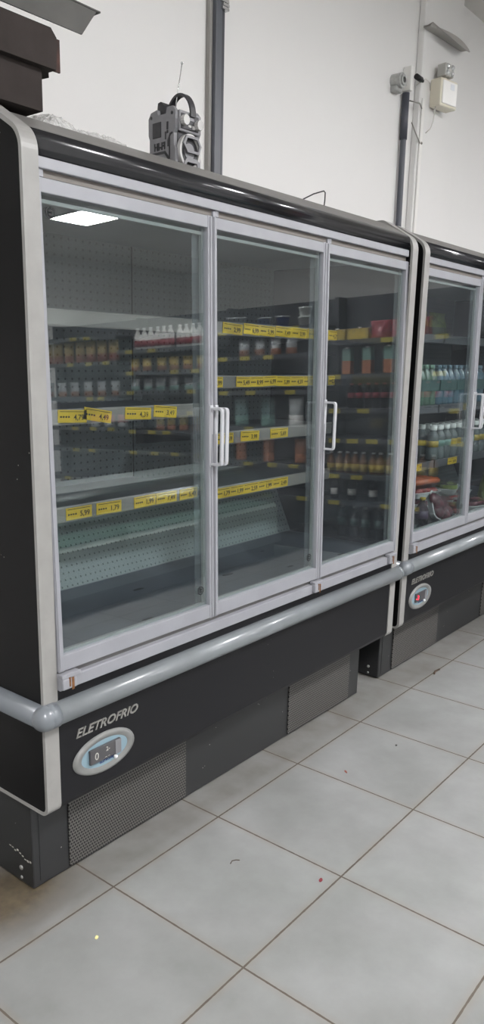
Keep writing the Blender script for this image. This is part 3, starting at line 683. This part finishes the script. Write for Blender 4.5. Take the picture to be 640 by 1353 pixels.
# emergency light
t = thing('emergency_light', 'cream box emergency light with twin square lamps high on the pilaster', 'emergency light', (3.315, .819, 2.895), math.radians(-10)); t.scale = (.84, 1, .96)
M_cream = mat('cream_plastic', '#dcd6c4', .4)
bm = NB(); box(bm, -.095, .095, -.085, -.012, -.085, .065, .008); obj('case', bm, M_cream, t)
bm = NB(); box(bm, -.080, .080, -.092, -.083, -.070, .052, .004); obj('front_cover', bm, mat('white_cover', '#f2f1ee', .3), t)
bm = NB(); box(bm, .0, .045, -.0935, -.091, .01, .04, .001); obj('sticker', bm, mat('sticker_white', '#e2e6ea', .4), t)
M_lamp = mat('lamp_lens', '#cfd1d0', .12, metal=.4, var=.2, scale=60)
for k, dx in enumerate((-.035, .016)):
    bm = NB(); box(bm, dx-.025, dx+.025, -.085, -.03, .078, .146, .006, 0); sphere(bm, (dx, -.082, .128), .016, 1); sphere(bm, (dx, -.082, .096), .016, 1)
    obj('lamp_head', bm, [mat('lamp_shell', '#b5b4af', .35), M_lamp], t)
bm = NB(); tube(bm, [(-.01, -.05, .06), (-.01, -.05, .082)], .014, 10); obj('swivel', bm, M_cream, t)
bm = NB(); tube(bm, [(-.08, -.06, -.06), (-.082, -.062, -.02), (-.085, -.05, -.10), (-.08, -.04, -.16), (-.09, -.03, -.20), (-.12, -.02, -.225)], .0032, 6); obj('power_wire', bm, M_wire, t)

# crumbs and litter on the floor
def flake(x, y, w, l, rz, col, label, cat):
    bm = NB(); n = 9; rr = random.Random(int(x*999)+5)
    top = [(w*rr.uniform(.6, 1)*math.cos(2*PI*q/n), l*rr.uniform(.6, 1)*math.sin(2*PI*q/n)) for q in range(n)]
    prism(bm, top, 0, .0015, 'z'); tag(obj('litter_scrap', bm, mat('scrap_'+col[1:], col, .6), None, (x, y, .0002), rz), label, cat)
flake(.398, -.415, .010, .006, .3, '#7a2b33', 'small dark red scrap lying on a floor joint', 'litter')
flake(-.161, -.112, .008, .0055, .6, '#e4dc9c', 'small pale yellow crumb on the near floor tile', 'litter')
flake(.965, -.16, .012, .004, .9, '#8a4a3c', 'tiny reddish scrap on the tile in front of the right grille', 'litter')
flake(1.264, -.203, .007, .005, 0, '#2a2a28', 'tiny black speck on the far floor tile', 'litter')
bm = NB(); tube(bm, [(.288, -.180, .002), (.300, -.176, .003), (.312, -.181, .002), (.318, -.19, .002)], .0012, 6); tag(obj('litter_twig', bm, mat('twig', '#4a3c30', .8)), 'tiny curved brown twig on a floor tile', 'litter')
bm = NB(); tube(bm, [(2.02, -.01, .003), (2.05, .0, .004), (2.09, -.004, .003)], .004, 6); tag(obj('litter_twig', bm, MATS['twig']), 'short dark twig on the floor beside the second case', 'litter')

# ---------------------------------------------------------------- product kinds (origin at the base, facing -Y)
def pal(n, c, **k): return mat(n, c, **{**dict(rough=.4), **k})
def bottle(name, body, cap, lab, h=.2, r=.032, sq=False, band=(.35, .6)):
    bm = NB(); mis = []
    pr = [(r*.92, 0), (r, .01*h/.2), (r, h*band[0]), (r*1.012, h*band[0]), (r*1.012, h*band[1]), (r, h*band[1]), (r, h*.62), (r*.8, h*.72), (r*.42, h*.84), (r*.38, h*.92), (r*.46, h*.92), (r*.46, h), (r*.40, h)]
    mi = [0, 0, 0, 1, 0, 0, 0, 0, 0, 2, 2, 2]
    lathe(bm, pr, 0, 0, 0, 14, mis=mi+[2])
    return obj(name, bm, [body, lab, cap])
def pouch(name, m1, m2, w=.1, h=.2, d=.05):
    bm = NB(); nx_, nz_ = 6, 8; rr = random.Random(len(name)*7+int(h*100))
    F = {}
    for s in (-1, 1):
        for j in range(nz_+1):
            for i in range(nx_+1):
                u, v = i/nx_, j/nz_
                th = d/2*math.sin(PI*u)**.5*(1-.97*v**2.2)
                F[s, i, j] = bm.verts.new(((u-.5)*w*(1-.06*math.sin(PI*v)), s*(th+.0008)+.002*rr.random(), v*h))
    for s in (-1, 1):
        for j in range(nz_):
            for i in range(nx_):
                f = bm.faces.new((F[s, i, j], F[s, i+1, j], F[s, i+1, j+1], F[s, i, j+1])); f.material_index = 1 if (j < 3) else 0; f.smooth = True
    for j in range(nz_):
        for i in (0, nx_): bm.faces.new((F[-1, i, j], F[1, i, j], F[1, i, j+1], F[-1, i, j+1]))
    for i in range(nx_):
        for j in (0, nz_): bm.faces.new((F[-1, i, j], F[1, i, j], F[1, i+1, j], F[-1, i+1, j]))
    return obj(name, bm, [m1, m2])
def carton(name, m1, m2, w=.07, d=.06, h=.2):
    bm = NB(); box(bm, -w/2, w/2, -d/2, d/2, 0, h*.5, .001, 1); box(bm, -w/2, w/2, -d/2, d/2, h*.5, h*.93, .001, 0)
    prism(bm, [(-d/2, h*.93), (d/2, h*.93), (0.004, h), (-.004, h)], -w/2, w/2, 'x', 0); lathe(bm, [(.012, 0), (.012, .012)], 0, -.014, h*.955, 10, 2)
    return obj(name, bm, [m1, m2, pal('cap_white', '#e9e9e6')])
def tub(name, m1, m2, r=.05, h=.07):
    bm = NB(); lathe(bm, [(r*.82, 0), (r*.97, h*.85), (r*1.05, h*.85), (r*1.05, h), (r*.9, h)], 0, 0, 0, 18, mis=[0, 1, 1, 1, 1]); return obj(name, bm, [m1, m2])
def clonemesh(o, loc, rz, label, cat, group, first=[]):
    if 'label' not in o: c = o
    else: c = o.copy(); COL.objects.link(c)
    c.location = loc; c.rotation_euler[2] = rz
    c['label'] = label; c['category'] = cat
    if group: c['group'] = group
    return c

# ---------------------------------------------------------------- gondola shelving across the aisle (mirrored in the doors)
GX = 4.1
M_gback = mat('gondola_back', '#26292f', .6); M_gsh = mat('gondola_shelf', '#33363b', .5)
g = thing('gondola_shelving', 'tall dark gondola shelving across the aisle from the cases', 'shelving', (GX, 0, 0))
GY0, GY1 = -5.45, -.55
bm = NB(); box(bm, .42, .46, GY0, GY1, 0, 2.02, .003); obj('back_panel', bm, M_gback, g)
bays = [GY0, -4.15, -3.0, -1.88, GY1]
for y in bays:
    bm = NB(); box(bm, .30, .42, y-.02, y+.02, 0, 2.02, .002); obj('upright', bm, M_gback, g)
bm = NB(); box(bm, 0, .42, GY0, GY1, 0, .13, .004); obj('base', bm, M_gsh, g)
GS = {3: [.43, .64, .92, 1.15, 1.41, 1.665], 2: [.44, .70, 1.0, 1.30, 1.585, 1.80], 1: [.45, .75, .95, 1.13, 1.32, 1.50, 1.70], 0: [.45, .75, .97, 1.27, 1.61, 1.86]}
rr = random.Random(11)
for bi, zs in GS.items():
    for z in zs:
        bm = NB(); box(bm, .0, .42, bays[bi]+.005, bays[bi+1]-.005, z-.018, z, .001); box(bm, -.004, .0, bays[bi]+.005, bays[bi+1]-.005, z-.036, z, 0); sh = obj('shelf', bm, M_gsh, g)
        y = bays[bi]+.12
        while y < bays[bi+1]-.15:
            if rr.random() < .6:
                bm = NB(); box(bm, -.0055, -.0042, y, y+.10, z-.036, z-.002); obj('price_tag', bm, M_tagold, sh)
            y += rr.uniform(.16, .30)
def grow(proto, ys, z, label, cat, group, x=.09, dz=0):
    for k, y in enumerate(ys):
        clonemesh(proto, (GX+x+rr.uniform(-.006, .012), y+rr.uniform(-.008, .008), z+.0005+dz), PI/2*-1+rr.uniform(-.05, .05), label, cat, group)
def rng(a, b, n): return [a+(b-a)*i/(n-1) for i in range(n)]
P_green = pal('green_print', '#6b8f86'); P_orange = pal('orange_print', '#a66a49', var=.3, scale=30); P_red = pal('red_print', '#8c2a35', var=.3, scale=30); P_yel = pal('yellow_print', '#ad9434', var=.3, scale=30)
P_white = pal('white_print', '#dcdcd8'); P_amber = pal('amber_liquid', '#6a4626', rough=.15); P_dark = pal('cola_dark', '#1a1315', rough=.1); P_blue = pal('blue_print', '#2a3f86'); P_silver = pal('silver_film', '#a9aeb0', rough=.2, metal=.4)
P_capw = pal('cap_white', '#e9e9e6'); P_brown = pal('brown_print', '#7d4b2c'); P_teal = pal('teal_print', '#47615f')
grow(carton('juice_carton', P_green, P_orange), [-1.66, -1.47, -1.29, -1.10], 1.41, 'green and orange juice carton on the gondola', 'carton', 'juice cartons on the gondola')
grow(bottle('cola_bottle', P_dark, P_red, P_red, .19, .028, band=(.4, .62)), rng(-1.62, -.8, 12), 1.15, 'small dark bottle with red label on the gondola', 'bottle', 'red label bottles on the gondola')
grow(bottle('oil_jar', P_amber, P_capw, P_yel, .17, .032, band=(.1, .45)), rng(-1.80, -.9, 13), .64, 'short amber bottle with yellow label on the gondola', 'bottle', 'amber bottles on the gondola')
grow(bottle('cola_bottle', P_dark, P_capw, P_white, .195, .032, band=(.18, .45)), [-1.76, -1.60, -1.41, -1.2], .43, 'dark bottle with white label and cap on the gondola', 'bottle', 'white label bottles on the gondola')
grow(pouch('snack_bag', P_red, P_red, .17, .13, .10), [-1.38, -1.2, -1.02], 1.665, 'red snack bag on the gondola top shelf', 'snack bag', 'red bags on the gondola')
grow(carton('snack_box', P_yel, P_yel, .18, .10, .085), [-1.74, -1.54], 1.665, 'yellow box on the gondola top shelf', 'box', 'yellow boxes on the gondola')
grow(bottle('water_bottle', pal('water_pet', '#2c3439', rough=.1), P_capw, P_teal, .25, .035), rng(-1.7, -.9, 8), .131, 'water bottle on the gondola bottom shelf', 'bottle', 'water bottles on the gondola')
grow(tub('food_tub', P_white, pal('tub_lid', '#dfe6e0')), [-2.05], 1.80, 'white lidded tub on the gondola, lower of two', 'tub', None)
grow(tub('food_tub', P_white, MATS['tub_lid']), [-2.05], 1.80, 'white lidded tub on the gondola, upper of two', 'tub', None, dz=.072)
grow(tub('food_tub', P_blue, P_silver, .055, .09), [-2.26, -2.46], 1.80, 'blue tub on the gondola top shelf', 'tub', 'blue tubs on the gondola')
grow(tub('food_tub', pal('grey_tub', '#6d6f70'), P_silver, .085, .11), [-2.74], 1.80, 'large grey tub on the gondola top shelf', 'tub', None)
grow(pouch('bread_bag', P_silver, P_brown, .11, .14, .06), [-2.18, -2.34, -2.50, -2.66], 1.585, 'small silver and brown bag on the gondola', 'bag', 'brown bags on the gondola')
grow(pouch('pasta_bag', P_teal, P_green, .15, .25, .07), [-2.42, -2.70], 1.0, 'tall green bag on the gondola', 'bag', 'green bags on the gondola')
grow(pouch('pasta_bag', P_silver, P_white, .15, .25, .07), [-2.14], 1.0, 'tall silver bag on the gondola', 'bag', None)
grow(pouch('sauce_pouch', P_brown, P_orange, .12, .2, .06), [-2.10, -2.42, -2.72], .70, 'brown and orange pouch on the gondola', 'pouch', 'orange pouches on the gondola')
grow(bottle('sauce_bottle', P_white, P_capw, P_red, .20, .034, band=(.12, .42)), rng(-3.95, -3.15, 10), 1.70, 'white and red bottle on the gondola', 'bottle', 'red bottles on the gondola')
grow(pouch('snack_bag', P_yel, P_brown, .12, .12, .05), rng(-4.0, -3.15, 6), 1.50, 'yellow and brown bag on the gondola', 'snack bag', 'yellow bags on the gondola')
grow(pouch('seasoning_bag', P_silver, P_green, .12, .11, .05), rng(-4.0, -3.15, 6), 1.32, 'silver and green bag on the gondola', 'bag', 'silver green bags on the gondola')
grow(pouch('cereal_bag', P_yel, P_orange, .11, .14, .05), rng(-3.7, -3.1, 5), .95, 'yellow and orange bag on the gondola', 'bag', 'orange bags on the gondola')
grow(pouch('juice_bag', pal('juice_print', '#8f7a3c', var=.35, scale=25), pal('juice_print_low', '#7e3f30', var=.3, scale=25), .15, .21, .07), rng(-5.3, -4.3, 7), 1.61, 'orange and red juice bag on the gondola', 'bag', 'red juice bags on the gondola')
grow(pouch('snack_bag', P_silver, P_brown, .13, .15, .05), rng(-5.3, -4.3, 6), 1.27, 'silver and brown snack bag on the gondola', 'snack bag', 'silver snack bags on the gondola')
grow(pouch('snack_bag', P_red, P_silver, .15, .12, .07), rng(-4.6, -4.2, 3), .97, 'red and silver bag on the gondola', 'snack bag', 'red silver bags on the gondola')

# island freezer across the aisle (mirrored low in the doors)
fz = thing('island_freezer', 'pale island freezer with curved glass across the aisle', 'freezer', (0, 0, 0))
bm = NB(); prism(bm, [(-2.02, .12), (-2.02, .40), (-2.05, .43), (-2.85, .43), (-2.88, .40), (-2.88, .12)], .7, 3.75, 'x'); obj('body', bm, mat('freezer_pale', '#a9b8b0', .4), fz)
bm = NB(); box(bm, .72, 3.73, -2.86, -2.04, 0, .12); obj('kickboard', bm, M_black, fz)
bm = NB(); box(bm, .70, 3.76, -2.02, -1.99, .12, .19, .008); obj('bumper', bm, M_bump, fz)
bm = NB(); pr = [(-2.04+.30*(1-math.cos(a))*-1, .43+.26*math.sin(a)) for a in [PI/2*k/8 for k in range(9)]]
pr2 = pr + [(p[0]-.006, p[1]-.006) for p in pr[::-1]]
prism(bm, pr2, .72, 3.73, 'x'); obj('curved_glass', bm, glass_mat('freezer_glass', (.7, .8, .77, 1), 1.6, .2), fz)
bm = NB(); box(bm, .70, 3.75, -2.88, -2.34, .655, .70, .004); obj('top_frame', bm, mat('freezer_frame', '#8f9a98', .35), fz)
for x in (.72, 3.72):
    bm = NB(); prism(bm, [(-2.05, .43)] + pr[1:] + [(-2.86, .66), (-2.86, .43)], x, x+.015, 'x'); obj('end_glass', bm, MATS.get('freezer_glass'), fz)
rr2 = random.Random(2)

# ---------------------------------------------------------------- goods inside the second case (direct view)
DX = 1.9445
P_water = mat('water_film', '#57707f', .12, var=.25, scale=25, coat=.4); P_waterg = mat('water_green', '#566f60', .15, var=.25, scale=25, coat=.4)
def six_pack(name, m, cap):
    t = thing(name, '', 'water pack')
    bm = NB()
    for i in range(3):
        for j in range(2):
            lathe(bm, [(.030, 0), (.033, .01), (.031, .05), (.033, .09), (.033, .14), (.024, .165), (.012, .185), (.012, .19)], -.068+i*.068, -.034+j*.068, 0, 12)
    obj('bottles', bm, m, t)
    bm = NB(); 
    for i in range(3):
        for j in range(2): lathe(bm, [(.015, 0), (.015, .018), (.012, .02)], -.068+i*.068, -.034+j*.068, .188, 10)
    obj('caps', bm, cap, t)
    bm = NB(); ringprism(bm, [(-.103, -.069), (.103, -.069), (.103, .069), (-.103, .069)], [(-.102, -.068), (.102, -.068), (.102, .068), (-.102, .068)], .075, .13, 'z'); obj('shrink_band', bm, P_teal, t)
    return t
wp = six_pack('water_pack', P_water, pal('cap_blue', '#6f8796')); wg = six_pack('water_pack', P_waterg, pal('cap_green', '#7fa08c'))
xs = [2.42, 2.64]; z = 1.197
for k, x in enumerate((2.42, 2.635)):
    o = wg if k == 0 else dup(wg, (0, 0, 0))
    o.location = (x, .47, z); tag(o, 'green-tinted water bottle pack on the middle shelf of the second case', 'water pack', 'green water packs in the second case')
for k, x in enumerate((2.86, 3.075, 3.29)):
    o = wp if k == 0 else dup(wp, (0, 0, 0))
    o.location = (x, .47, z); tag(o, 'blue-tinted water bottle pack on the middle shelf of the second case', 'water pack', 'blue water packs in the second case')
M_pet = mat('clear_pet', '#5d6465', .1, var=.2, scale=30, coat=.5)
def capped(lab):
    t = thing('juice_bottle', '', 'bottle')
    bm = NB(); lathe(bm, [(.030, 0), (.034, .008), (.034, .05), (.032, .054), (.032, .10), (.034, .104), (.033, .125), (.022, .145), (.016, .155), (.016, .16)], 0, 0, 0, 16); obj('bottle_body', bm, M_pet, t)
    bm = NB(); lathe(bm, [(.0335, .070), (.0335, .108)], 0, 0, 0, 16); obj('bottle_label', bm, lab, t)
    bm = NB(); lathe(bm, [(.020, .158), (.021, .162), (.021, .182), (.018, .185)], 0, 0, 0, 14); obj('cap', bm, P_capw, t)
    return t
by = capped(P_yel); bg = capped(P_green); z = .902
first = {}
for row, yy in enumerate((.425, .505)):
    for k in range(10):
        x = 2.76 + k*.082 + row*.03
        kind = 'y' if (k % 4) in (0, 3) else 'g'
        src = by if kind == 'y' else bg
        if kind in first: o = dup(src, (0, 0, 0))
        else: o = src; first[kind] = 1
        o.location = (x, yy, z); o.rotation_euler[2] = k*.7
        tag(o, 'clear bottle with %s label and white cap in the %s row of the second case' % ('yellow' if kind == 'y' else 'green', 'front' if row == 0 else 'back'), 'bottle', '%s label bottles, %s row' % ('yellow' if kind == 'y' else 'green', 'front' if row == 0 else 'back'))
# deck goods
M_film = glass_mat('cling_film', (.95, .95, .95, 1), 1.7, .05)
M_meat = mat('dark_meat', '#5a2530', .35, var=.5, scale=40, coat=.6, bump=.4, bscale=50); M_meat2 = mat('red_meat', '#8d3b38', .35, var=.45, scale=35, coat=.5, bump=.4, bscale=45)
M_sausage = mat('orange_sausage', '#b0562a', .3, var=.25, scale=12, coat=.6); M_foam = mat('white_foam', '#c9cbca', .5)
M_leaf = mat('green_pack', '#6c7a3a', .45, var=.5, scale=45, bump=.5)
def tray(name, food, w=.22, d=.15, seed=1, stuff='meat'):
    t = thing(name, '', 'food tray')
    bm = NB()
    A = [(-w/2, -d/2), (w/2, -d/2), (w/2, d/2), (-w/2, d/2)]
    def rr_(s, z): return [bm.verts.new((p[0]*s, p[1]*s, z)) for p in arc_rect(w, d, .025)]
    L = [rr_(.84, 0), rr_(1, .028), rr_(1.04, .028), rr_(1.04, .031), rr_(.97, .031), rr_(.82, .005)]
    bm.faces.new(L[0][::-1]); bm.faces.new(L[-1])
    n = len(L[0])
    for a_, b_ in zip(L, L[1:]):
        for q in range(n): bm.faces.new((a_[q], a_[(q+1) % n], b_[(q+1) % n], b_[q]))
    obj('foam_tray', bm, M_foam, t)
    bm = NB(); r_ = random.Random(seed)
    for k in range(7):
        sphere(bm, (r_.uniform(-w*.28, w*.28), r_.uniform(-d*.25, d*.25), .026+r_.uniform(0, .012)), r_.uniform(.028, .042), 0, sx=r_.uniform(.9, 1.5), sz=.6, u=14, v=8)
    obj(stuff, bm, food, t)
    bm = NB(); prism(bm, [(p[0]*.98, p[1]*.98) for p in arc_rect(w, d, .025)], .054, .055, 'z'); obj('film', bm, M_film, t)
    return t
def arc_rect(w, d, r):
    o = []
    for cx, cy, a0 in ((w/2-r, d/2-r, 0), (-w/2+r, d/2-r, 90), (-w/2+r, -d/2+r, 180), (w/2-r, -d/2+r, 270)): o += arc(cx, cy, r, a0, a0+90, 4)
    return o
def sausage_pack(name):
    t = thing(name, '', 'food pack')
    bm = NB()
    for k in range(4):
        y = -.055+k*.036; tube(bm, [(-.12, y, .02), (-.105, y, .022), (0, y, .024), (.105, y, .022), (.12, y, .02)], [.008, .0175, .018, .0175, .008], 12)
    obj('sausage', bm, M_sausage, t)
    bm = NB(); box(bm, -.14, .14, -.085, .085, .0, .003, .001); obj('film', bm, M_film, t)
    return t
D0 = .6615
tA = tray('meat_tray', M_meat, .17, .14, 3)
tA.location = (2.27, .16, D0+.062); tA.rotation_euler = (math.radians(62), math.radians(22), math.radians(-8)); tag(tA, 'dark meat in white foam tray, tilted up against other packs in second case', 'food tray')
spots = [(2.36, .44, 0, M_meat2), (2.62, .40, .2, M_meat), (2.86, .36, -.1, M_meat2), (3.10, .42, .1, M_meat2), (2.50, .20, .3, M_meat2), (2.78, .18, -.2, M_meat)]
labels = ['red meat tray in the back left corner of the second case', 'dark meat tray lying in the middle of the second case deck', 'red meat tray lying right of the dark meat tray', 'red meat tray in the far right of the second case deck', 'red meat tray lying behind the tilted tray', 'dark meat tray lying near the glass in the second case']
for k, (x, y, rz, m_) in enumerate(spots):
    o = tray('meat_tray', m_, .22, .15, k+10); o.location = (x, y, D0); o.rotation_euler[2] = rz; tag(o, labels[k], 'food tray')
for k, (x, y, rz, m_) in enumerate([(2.37, .45, .3, M_meat2), (2.62, .42, -.2, M_meat2), (2.86, .38, .3, M_leaf)]):
    o = tray('food_tray', m_, .22, .15, k+30, 'food'); o.location = (x, y, D0+.058); o.rotation_euler[2] = rz; tag(o, ['red food tray stacked in the back left of the second case', 'red food tray stacked on the dark meat tray', 'green food tray stacked right of the red one'][k], 'food tray')
sp = sausage_pack('sausage_pack'); sp.location = (2.36, .46, D0+.118); sp.rotation_euler[2] = .1; tag(sp, 'orange sausage pack on top of the left stack in the second case', 'food pack')
s2 = dup(sp, (2.62, .43, D0+.118), -.15, 'orange sausage pack on top of the second stack from the left'); 
bag = pouch('salad_bag', M_leaf, M_leaf, .16, .20, .09); bag.location = (3.02, .20, D0); bag.rotation_euler[2] = .2; tag(bag, 'green leafy bag standing near the second door of the second case', 'bag')
bag = pouch('salad_bag', P_silver, M_leaf, .22, .13, .10); bag.location = (2.50, .47, .902); tag(bag, 'pale green vegetable bag left of the bottles in the second case', 'bag')
for k, (x, y) in enumerate([(2.075, .14), (2.08, .24), (2.12, .35)]):
    b_ = bottle('sauce_bottle', mat('dark_sauce', '#2a1a24', .12), P_yel if k == 0 else P_teal, P_teal if k else mat('purple_print', '#3b2c44', .4), .15, .030); b_.location = (x, y, D0)
    tag(b_, ['dark sauce bottle with yellow cap nearest the glass in the second case', 'dark sauce bottle with teal cap in the middle of its row', 'dark sauce bottle with teal cap farthest from the glass'][k], 'bottle')
for k, x in enumerate((2.38, 2.60, 2.82)):
    o = pouch('snack_bag', M_leaf, pal('dark_green', '#3c4a30'), .19, .12, .09); o.location = (x, .48, 1.552); tag(o, 'dull green bag on the top shelf of the second case', 'bag', 'green bags on the top shelf')
# ---------------------------------------------------------------- camera
cam = bpy.data.cameras.new('camera'); co = bpy.data.objects.new('camera', cam); COL.objects.link(co)
f, a, b, c = 1034.5815, .8802087724, .2364796156, .0161990525
cam.sensor_fit = 'VERTICAL'; cam.sensor_height = 36; cam.sensor_width = 36*640/1353; cam.lens = f/1353*36
cam.shift_x = 34.7319/1353; cam.shift_y = 50.0851/1353
cam.clip_start = .02
fw = Vector((math.sin(a)*math.cos(b), math.cos(a)*math.cos(b), -math.sin(b))); rt = Vector((math.cos(a), -math.sin(a), 0)); up = rt.cross(fw)
r2 = math.cos(c)*rt+math.sin(c)*up; u2 = -math.sin(c)*rt+math.cos(c)*up
co.matrix_world = Matrix(((r2.x, u2.x, -fw.x, -1.2717102), (r2.y, u2.y, -fw.y, -1.3949216), (r2.z, u2.z, -fw.z, 1.4046871), (0, 0, 0, 1)))
sc = bpy.context.scene; sc.camera = co
w = bpy.data.worlds.new('world'); sc.world = w; w.use_nodes = True
w.node_tree.nodes['Background'].inputs[0].default_value = (.5, .52, .55, 1); w.node_tree.nodes['Background'].inputs[1].default_value = .3
sc.view_settings.view_transform = 'Standard'; sc.view_settings.look = 'None'; sc.view_settings.gamma = 1; sc.view_settings.use_curve_mapping = False
sc.view_settings.exposure = 0.25
